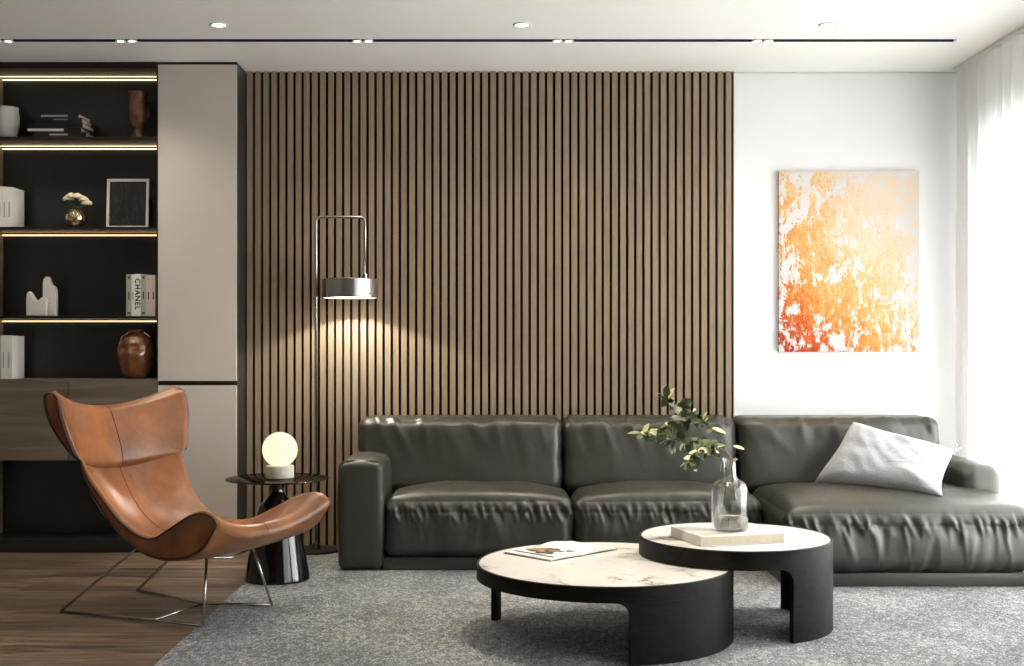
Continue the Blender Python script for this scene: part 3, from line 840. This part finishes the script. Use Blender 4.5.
# book on the upper table
bk = Vector((.787, CY+4.90, UH+.0003)); br_ = math.radians(17)
t = thing('hardcover_book', 'thick pale hardcover book lying under the glass bottle vase', 'book', bk, br_)
b = BM(); add_box(b, 0, .375, 0, .29, 0, .003, bev=.0008); add_box(b, 0, .375, 0, .29, .037, .040, bev=.0008); add_box(b, 0, .003, 0, .29, .003, .037)
obj('cover', b, M['cover_white'], t)
obj('pages', box(.0035, .371, .004, .286, .0032, .0368), M['paper'], t)
BZ = UH+.0003+.0402
# bottle vase
bc = Vector((.932, CY+5.075, BZ+.0004))
t = thing('bottle_vase', 'clear glass bottle vase part filled with water, standing on the pale book', 'vase', bc)
prof = [(0, .001), (.060, .001), (.070, .005), (.0745, .014), (.0745, .160), (.071, .182), (.060, .198), (.042, .208), (.031, .216), (.026, .226), (.0245, .278), (.026, .284), (.031, .289), (.0315, .296), (.028, .298),
        (.025, .295), (.0217, .278), (.0227, .227), (.029, .214), (.040, .2035), (.057, .194), (.0675, .180), (.0705, .158), (.0705, .018), (.064, .010), (0, .009)]
def real_glass(name, col, ior=1.45, rough=0.0):
    t = NT(name); t.set(Base_Color=col, Transmission_Weight=1.0, Roughness=rough, IOR=ior); return t.m
M['realglass'] = real_glass('bottle_glass', (.96, .96, .94))
obj('bottle', lathe(prof, seg=64), M['bottle'], t, True)
obj('water', lathe([(0, .0095), (.0635, .0105), (.0700, .0185), (.0700, .060), (.0685, .0595), (0, .0595)], seg=64), real_glass('clear_water', (.93, .95, .92), 1.33), t, True)
# eucalyptus
def leafmesh(bm, base, dirv, L, wd, roll, curl=.15):
    dirv = dirv.normalized(); side = dirv.cross(Vector((0, 0, 1)))
    if side.length < .1: side = Vector((1, 0, 0))
    side.normalize(); side.rotate(Matrix.Rotation(roll, 3, dirv)); nr = side.cross(dirv).normalized()
    n = 8; L_, C_, R_ = [], [], []
    for i in range(n+1):
        s = i/n; w = wd*math.sin(PI*min(1, s*.93+.04))**.8*(1-.25*s); c = base+dirv*L*s-nr*curl*L*s*s
        if i in (0, n): w *= .1
        L_.append(bm.verts.new(c-side*w+nr*w*.25)); C_.append(bm.verts.new(c)); R_.append(bm.verts.new(c+side*w+nr*w*.25))
    for i in range(n):
        bm.faces.new((L_[i], C_[i], C_[i+1], L_[i+1])); bm.faces.new((C_[i], R_[i], R_[i+1], C_[i+1]))
EB = bc+Vector((0, 0, .0))
d0 = 5.06
t = thing('eucalyptus_sprig', 'leafy eucalyptus sprigs arching left out of the glass bottle', 'plant', EB)
def EP(px, py, dd=0): return W(px, py, d0+dd)-EB
stems = [
    [EP(741, 512), EP(735, 480), EP(728, 455), EP(718, 436), EP(705, 422), EP(690, 412), EP(676, 403), EP(664, 396)],
    [EP(724, 505, .02), EP(727, 470, .01), EP(727, 455, .03), EP(712, 446, .05), EP(694, 442, .06), EP(674, 441, .05), EP(656, 436, .03), EP(644, 433, .02)],
    [EP(735, 500, -.03), EP(732, 470, -.02), EP(729, 455, -.03), EP(720, 448, -.06), EP(708, 450, -.08), EP(697, 456, -.1), EP(690, 464, -.1)],
    [EP(698, 416, 0), EP(690, 420, .03), EP(678, 424, .05), EP(668, 428, .07), EP(660, 436, .08)],
]
sm_ = BM()
for i, s in enumerate(stems):
    pth = smooth_path(s, 5); n = len(pth); add_tube(sm_, pth, [.0028*(1-.7*k/n) for k in range(n)], seg=6)
obj('stems', sm_, M['stem'], t, True)
rg = random.Random(11)
g1, g2 = BM(), BM()
for si, s in enumerate(stems):
    pth = smooth_path(s, 7); n = len(pth)
    start = {0: .50, 1: .42, 2: .55, 3: .1}[si]
    for k in range(n):
        if k/n < start: continue
        for rep in range(2 if si != 1 else 2):
            if rg.random() < .12: continue
            tdir = (pth[min(k+1, n-1)]-pth[max(k-1, 0)]).normalized()
            a = Vector((rg.uniform(-1, 1), rg.uniform(-1, 1), rg.uniform(-1.1, .7))).normalized()*.9+tdir*.5
            L = rg.uniform(.030, .056)
            leafmesh(g2 if rg.random() < .24 else g1, pth[k], a, L, L*.38, rg.uniform(-1.2, 1.2))
for (px, py, dx, dz, L) in ((641, 433, -1, .02, .060), (712, 428, 1, -.35, .062), (709, 447, 1.0, .15, .068), (733, 446, 1, -.25, .050), (697, 452, -.3, .9, .045), (688, 461, -.6, -.4, .045), (722, 462, -.2, -1, .04)):
    leafmesh(g2, EP(px, py, -.02), Vector((dx, -.15, dz)), L, L*.27, .5, .05)
leafmesh(g1, EP(733, 482, -.01), Vector((-.4, 0, -1)), .05, .016, .4)
lo = obj('leaves', g1, M['leaf'], t, True); obj('pale_leaves', g2, M['leaf_pale'], t, True)

# ------------------------------------------------------------------ floor lamp
LX, LY = -1.070, CY+7.00
t = thing('floor_lamp', 'slim steel arc floor lamp with drum shade before the slatted wall', 'floor lamp', (LX, LY, 0))
obj('base', lathe([(0, .0006), (.133, .0006), (.135, .004), (.135, .020), (.132, .024), (.03, .026), (.022, .05), (.012, .062), (0, .062)], seg=64), M['blackmetal'], t, 'auto')
zt = EYE+(VY-217)*7.0/F; hx = (365-316)*7.0/F; ys = -.03
pole = [(0, 0, .05), (0, 0, zt-.05)]
for k in range(1, 7): a = k*PI/12; pole.append((.03-.03*math.cos(a), ys*0, zt-.03+.03*math.sin(a)))
for k in range(1, 7): a = PI/2-k*PI/12; pole.append((hx-.03+.03*math.cos(a), -.0, zt-.03+.03*math.sin(a)))
ztop = EYE+(VY-279)*7.0/F; zbot = EYE+(VY-298)*7.0/F
pole.append((hx, 0, ztop+.002))
obj('pole', tube(pole, .0085, seg=12), M['brushed'], t, True)
sx = (350-316)*7.0/F; sr = 28*7.0/F
s = obj('lamp_shade', lathe([(0, ztop), (sr-.004, ztop), (sr, ztop-.004), (sr, zbot), (sr-.006, zbot), (sr-.006, ztop-.03), (0, ztop-.03)], seg=96, c=(sx, 0, 0)), M['brushed'], t, 'auto')
obj('shade_collar', lathe([(0, ztop), (.014, ztop), (.014, ztop+.028), (0, ztop+.028)], seg=20, c=(hx, 0, 0)), M['brushed'], s, 'auto')
obj('diffuser', lathe([(0, zbot+.012), (sr-.007, zbot+.012), (sr-.007, zbot+.008), (0, zbot+.008)], seg=64, c=(sx, 0, 0)), M['diffuser'], s)
obj('dimmer_knob', lathe([(0, 0), (.005, 0), (.005, .006), (0, .006)], seg=12, c=(sx+sr*.76, -sr*.66, zbot+.02)), M['black'], s)
LAMP = Vector((LX+sx, LY, zbot-.002))

# ------------------------------------------------------------------ side table and globe lamp
TX, TY = -1.135, CY+6.16
t = thing('side_table', 'small side table with smoked glass top and glossy black bell base', 'side table', (TX, TY, RZ))
TT = .520-RZ
obj('base', lathe([(0, 0), (.160, 0), (.165, .004), (.163, .012), (.118, .24), (.104, .32), (.090, .368), (.060, .400), (.038, .425), (.031, .45), (.036, .478), (.052, .496), (.055, TT-.0085), (0, TT-.0085)], seg=96), M['gloss_black'], t, True)
obj('glass_top', lathe([(0, TT-.008), (.250, TT-.008), (.256, TT-.005), (.256, TT-.003), (.250, TT), (0, TT)], seg=96), M['smoked'], t, 'auto')
t = thing('globe_lamp', 'glowing opal globe lamp on a pale stone base upon the glass side table', 'table lamp', (TX+.011, TY+.01, .5205))
obj('lamp_base', lathe([(0, 0), (.068, 0), (.070, .003), (.070, .056), (.068, .060), (.04, .062), (0, .062)], seg=64), M['cream'], t, 'auto')
gr = .088
obj('lamp_globe', lathe([(0, .060)]+[(gr*math.sin(PI*k/24), .052+gr-gr*math.cos(PI*k/24)) for k in range(3, 24)]+[(0, .052+2*gr)], seg=48), M['globe'], t, True)
GL = Vector((TX+.011, TY+.01, .5185+.052+gr))

# ------------------------------------------------------------------ lounge chair
CC = Vector((-1.506, CY+5.51, 0)); CR = math.atan2(-.47, .883)
chair = thing('lounge_chair', 'cognac leather wing lounge chair with dark piping and wire base', 'armchair', CC, CR)
def cr(vals, s):
    """Catmull-Rom through rows at parameter s"""
    n = len(vals)-1; i = min(int(s), n-1); f = s-i
    p0, p1, p2, p3 = vals[max(i-1, 0)], vals[i], vals[i+1], vals[min(i+2, n)]
    return [.5*((2*b)+(c-a)*f+(2*a-5*b+4*c-d)*f*f+(3*b-a-3*c+d)*f**3) for a, b, c, d in zip(p0, p1, p2, p3)]
# rows: Cu,Cz, Eu,Ev,Ez, OCu,OCz, OEu,OEv,OEz
LOW = [
 (-.318,.700, -.212,.296,.694, -.375,.700, -.232,.290,.691),
 (-.298,.64, -.190,.300,.655, -.37,.62, -.224,.295,.643),
 (-.240,.53, -.155,.285,.590, -.32,.49, -.198,.280,.572),
 (-.145,.42, -.092,.262,.505, -.23,.37, -.142,.258,.475),
 (-.030,.355, -.008,.255,.430, -.10,.305, -.068,.252,.388),
 (.100,.337, .105,.270,.385, .05,.272, .045,.266,.330),
 (.220,.342, .215,.300,.385, .18,.262, .165,.302,.300),
 (.330,.360, .325,.330,.435, .30,.268, .290,.324,.292),
 (.420,.390, .435,.346,.492, .40,.288, .405,.342,.306),
 (.490,.420, .520,.358,.518, .47,.312, .490,.354,.334),
 (.540,.424, .580,.366,.514, .520,.335, .550,.363,.372),
 (.566,.402, .612,.370,.492, .550,.358, .590,.368,.425),
 (.572,.385, .617,.371,.478, .562,.368, .603,.370,.446)]
HEAD = [
 (-.285,.632, -.192,.324,.688, -.31,.630, -.199,.322,.686),
 (-.272,.655, -.196,.338,.715, -.36,.650, -.236,.336,.715),
 (-.285,.72, -.214,.358,.785, -.40,.735, -.292,.356,.785),
 (-.310,.79, -.226,.378,.855, -.42,.81, -.328,.376,.86),
 (-.335,.85, -.240,.382,.915, -.43,.865, -.350,.380,.925),
 (-.355,.888, -.254,.380,.958, -.42,.892, -.350,.378,.965),
 (-.375,.896, -.285,.374,.974, -.400,.896, -.322,.373,.975)]
def shell(rows, ns, nv, pw, capfirst=True, caplast=True, bulge=.014):
    bm = BM(); rings = []; near_e, near_o = [], []
    for k in range(ns+1):
        s = (len(rows)-1)*k/ns
        Cu, Cz, Eu, Ev, Ez, OCu, OCz, OEu, OEv, OEz = cr(rows, s)
        ring = []
        for i in range(nv+1):                               # inner face, near (-v) to far
            a = -1+2*i/nv; w = abs(a)**pw
            ring.append(Vector((Cu+(Eu-Cu)*w, a*Ev, Cz+(Ez-Cz)*w)))
        E = Vector((Eu, Ev, Ez)); O = Vector((OEu, OEv, OEz)); thk = (E-O).length
        for q in range(1, 6):                               # far end panel
            e = min(.3, .012/max(thk, .001)); f = (e*.3, e, .5, 1-e, 1-e*.3)[q-1]; p = E.lerp(O, f); p.y += min(bulge, thk*.3)*(.45, .85, 1, .85, .45)[q-1]; ring.append(p)
        for i in range(nv+1):
            a = 1-2*i/nv; w = abs(a)**pw
            ring.append(Vector((OCu+(OEu-OCu)*w, a*OEv, OCz+(OEz-OCz)*w)))
        En = Vector((Eu, -Ev, Ez)); On = Vector((OEu, -OEv, OEz))
        for q in range(1, 6):
            e = min(.3, .012/max(thk, .001)); f = (e*.3, e, .5, 1-e, 1-e*.3)[q-1]; p = On.lerp(En, f); p.y -= min(bulge, thk*.3)*(.45, .85, 1, .85, .45)[q-1]; ring.append(p)
        rings.append(ring)
    V = [[bm.verts.new(p) for p in r] for r in rings]; n = len(V[0])
    pi0 = nv+1; fset = set(range(nv, nv+6)) | set(range(2*nv+7-0, 2*nv+13))
    for k in range(ns):
        for i in range(n):
            f = bm.faces.new((V[k][i], V[k][(i+1) % n], V[k+1][(i+1) % n], V[k+1][i]))
            if nv+2 <= i < nv+4 or 2*nv+8 <= i < 2*nv+10: f.material_index = 1
    # rounded caps
    for which, rr, dirn in ((0, rings[0], -1), (-1, rings[-1], 1)):
        base = V[which]; half = nv+1
        # bridge the inner face to the outer face
        pairs = [(i, (2*nv+6-i)) for i in range(nv+1)]
        mids = []
        oth = rings[1] if which == 0 else rings[-2]
        for a, b in pairs:
            m = (rr[a]+rr[b])/2; dv = m-(oth[a]+oth[b])/2; dv = dv.normalized()*min((rr[a]-rr[b]).length*.45, .03) if dv.length > 1e-6 else Vector()
            mids.append(bm.verts.new(m+dv))
        for i in range(nv):
            a, b = pairs[i]; a2, b2 = pairs[i+1]
            bm.faces.new((base[a], base[a2], mids[i+1], mids[i])); bm.faces.new((mids[i], mids[i+1], base[b2], base[b]))
        # side closures
        far = [base[j] for j in range(nv, nv+7)]; bm.faces.new(far+[mids[-1]])
        nearv = [base[j % n] for j in range(2*nv+6, 2*nv+13)]; bm.faces.new(nearv+[mids[0]])
    bmesh.ops.recalc_face_normals(bm, faces=bm.faces[:])
    return bm, rings
def edge_loop(rows, side, ns=60, off=.002):
    a, b = [], []
    for k in range(ns+1):
        r = cr(rows, (len(rows)-1)*k/ns)
        E = Vector((r[2], side*r[3], r[4])); O = Vector((r[7], side*r[8], r[9])); th = (E-O).length
        y = side*(min(.014, th*.3)*.85-.0005)
        e = min(.3, .012/max(th, .001)); p, q = E.lerp(O, e), E.lerp(O, 1-e); p.y += y; q.y += y; a.append(p); b.append(q)
    return a+b[::-1]
def centre_line(rows, frac0=0, frac1=1, v=0.0, pw=2, ns=40, off=.001):
    out = []
    for k in range(ns+1):
        r = cr(rows, (len(rows)-1)*(frac0+(frac1-frac0)*k/ns)); w = abs(v)**pw
        out.append(Vector((r[0]+(r[2]-r[0])*w, v*r[3], r[1]+(r[4]-r[1])*w+off)))
    return out
bm, rg1 = shell(LOW, 72, 36, 2.3)
seat = obj('seat_shell', bm, [M['cognac'], M['cognac_panel']], chair, True)
bm, rg2 = shell(HEAD, 40, 36, 2.0)
head = obj('headrest', bm, [M['cognac'], M['cognac_panel']], chair, True)
for rows, par in ((LOW, seat), (HEAD, head)):
    for s in (-1, 1):
        obj('piping', tube(edge_loop(rows, s), .0048, seg=6, closed=True), M['piping'], par, True)
obj('seam', tube(centre_line(LOW, .08, 1), .0016, seg=5), M['seam'], seat, True)
obj('seam', tube([p+Vector((.0012, 0, 0)) for p in centre_line(HEAD, .02, .98)], .0016, seg=5), M['seam'], head, True)
# wire base: world points turned into the chair's frame
Rinv = Matrix.Rotation(-CR, 3, 'Z')
def CL(p): return Rinv @ (Vector(p)-CC)
r_ = .0058
def FP(px, py, z=r_+.013): return CL(G(px, py, z))
A, B_, C_, D_ = FP(60.4, 611.5, r_+.001), FP(137, 590.5, r_+.001), FP(272, 605, r_+.0125), FP(203, 626, r_+.0125)
E_, F_ = FP(153.6, 620, r_+.004), FP(204, 603.5, r_+.008)
At, Bt, Ct, Dt = Vector((.03, -.17, .335)), Vector((.03, .17, .335)), Vector((.36, .15, .285)), Vector((.36, -.15, .285))
def rod(pts, name): return obj(name, tube(pts, r_, seg=10), M['chrome'], base_, True)
base_ = obj('wire_base', tube([E_, F_], r_, seg=10), M['chrome'], chair, True)
rod([At, A], 'leg'); rod([Bt, B_], 'leg'); rod([Ct, C_], 'leg'); rod([Dt, D_], 'leg')
rod([A, E_, D_], 'runner'); rod([B_, F_, C_], 'runner')
rod([Dt, (Dt+Ct)/2+Vector((.01, 0, -.022)), Ct], 'seat_support'); rod([At, (At+Bt)/2+Vector((0, 0, -.0)), Bt], 'seat_support')

# ------------------------------------------------------------------ light
def area(name, loc, rot, sx, sy, power, col, spread=180, shape='RECTANGLE'):
    l = bpy.data.lights.new(name, 'AREA'); l.shape = shape; l.size = sx; l.size_y = sy; l.energy = power; l.color = col; l.spread = math.radians(spread)
    o = bpy.data.objects.new(name, l); COL.objects.link(o); o.location = loc; o.rotation_euler = rot; return o
def spot(name, loc, power, col, ang, blend=.5, rad=.03, rot=(0, 0, 0)):
    l = bpy.data.lights.new(name, 'SPOT'); l.energy = power; l.color = col; l.spot_size = math.radians(ang); l.spot_blend = blend; l.shadow_soft_size = rad
    o = bpy.data.objects.new(name, l); COL.objects.link(o); o.location = loc; o.rotation_euler = rot; return o
for i, (a, b) in enumerate(wins):
    area('daylight', (XR+.5, (a+b)/2, 1.3), (0, math.radians(90), 0), 2.4, abs(b-a), (250, 190)[i], (.96, .98, 1.0))
area('ground_bounce_fill', (XR+.7, -1.5, .35), (0, math.radians(125), 0), 1.0, 3.0, 160, (1, .98, .95))  # fill light added outside, tilted up to brighten the ceiling
spot('lamp_light', LAMP+Vector((0, 0, -.004)), 20, (1.0, .94, .82), 136, .10, .03)
pl = bpy.data.lights.new('globe_light', 'POINT'); pl.energy = .21; pl.color = (1, .80, .50); pl.shadow_soft_size = .015
po = bpy.data.objects.new('globe_light', pl); COL.objects.link(po); po.location = GL
WARM = (1.0, .88, .72)
for X in (-1.437, .091, 1.633): spot('downlight_beam', (X, -1.09, H-.01), 40, WARM, 75, .9)
for X in (-2.66, -2.004, -.749, .313, 1.372): spot('track_beam', (X, -.765, H-.015), 22, WARM, 120, 1.0)
for X, p in ((-1.437, 45), (.45, 125), (1.05, 60)): spot('downlight_beam', (X, -2.35, H-.01), p, WARM, 58, .8)  # out-of-view row, added to light the tables and chair
for X, l_ in ((-1.437, 'over the lounge chair'), (.45, 'over the lower coffee table'), (1.05, 'over the taller coffee table')): downlight(X, -2.35, 'added unseen round ceiling downlight ' + l_)
w = bpy.data.worlds.new('daylight_sky'); bpy.context.scene.world = w; w.use_nodes = True
bg = w.node_tree.nodes['Background']; bg.inputs[0].default_value = (.93, .97, 1, 1); bg.inputs[1].default_value = 2.0

# ------------------------------------------------------------------ camera
c = bpy.data.cameras.new('camera'); co = bpy.data.objects.new('camera', c); COL.objects.link(co)
co.location = (0, CY, EYE); co.rotation_euler = (PI/2, 0, 0)
c.sensor_fit = 'HORIZONTAL'; c.sensor_width = 36; c.lens = 36*F/1024
c.shift_x = (512-VX)/1024; c.shift_y = (VY-333)/1024
c.clip_start = .05
sc = bpy.context.scene; sc.camera = co
sc.view_settings.view_transform = 'Standard'; sc.view_settings.look = 'None'; sc.view_settings.gamma = 1; sc.view_settings.use_curve_mapping = False
sc.view_settings.exposure = 0.52
sc.cycles.max_bounces = 8; sc.cycles.transparent_max_bounces = 16; sc.cycles.sample_clamp_indirect = 6
sc.cycles.use_denoising = True
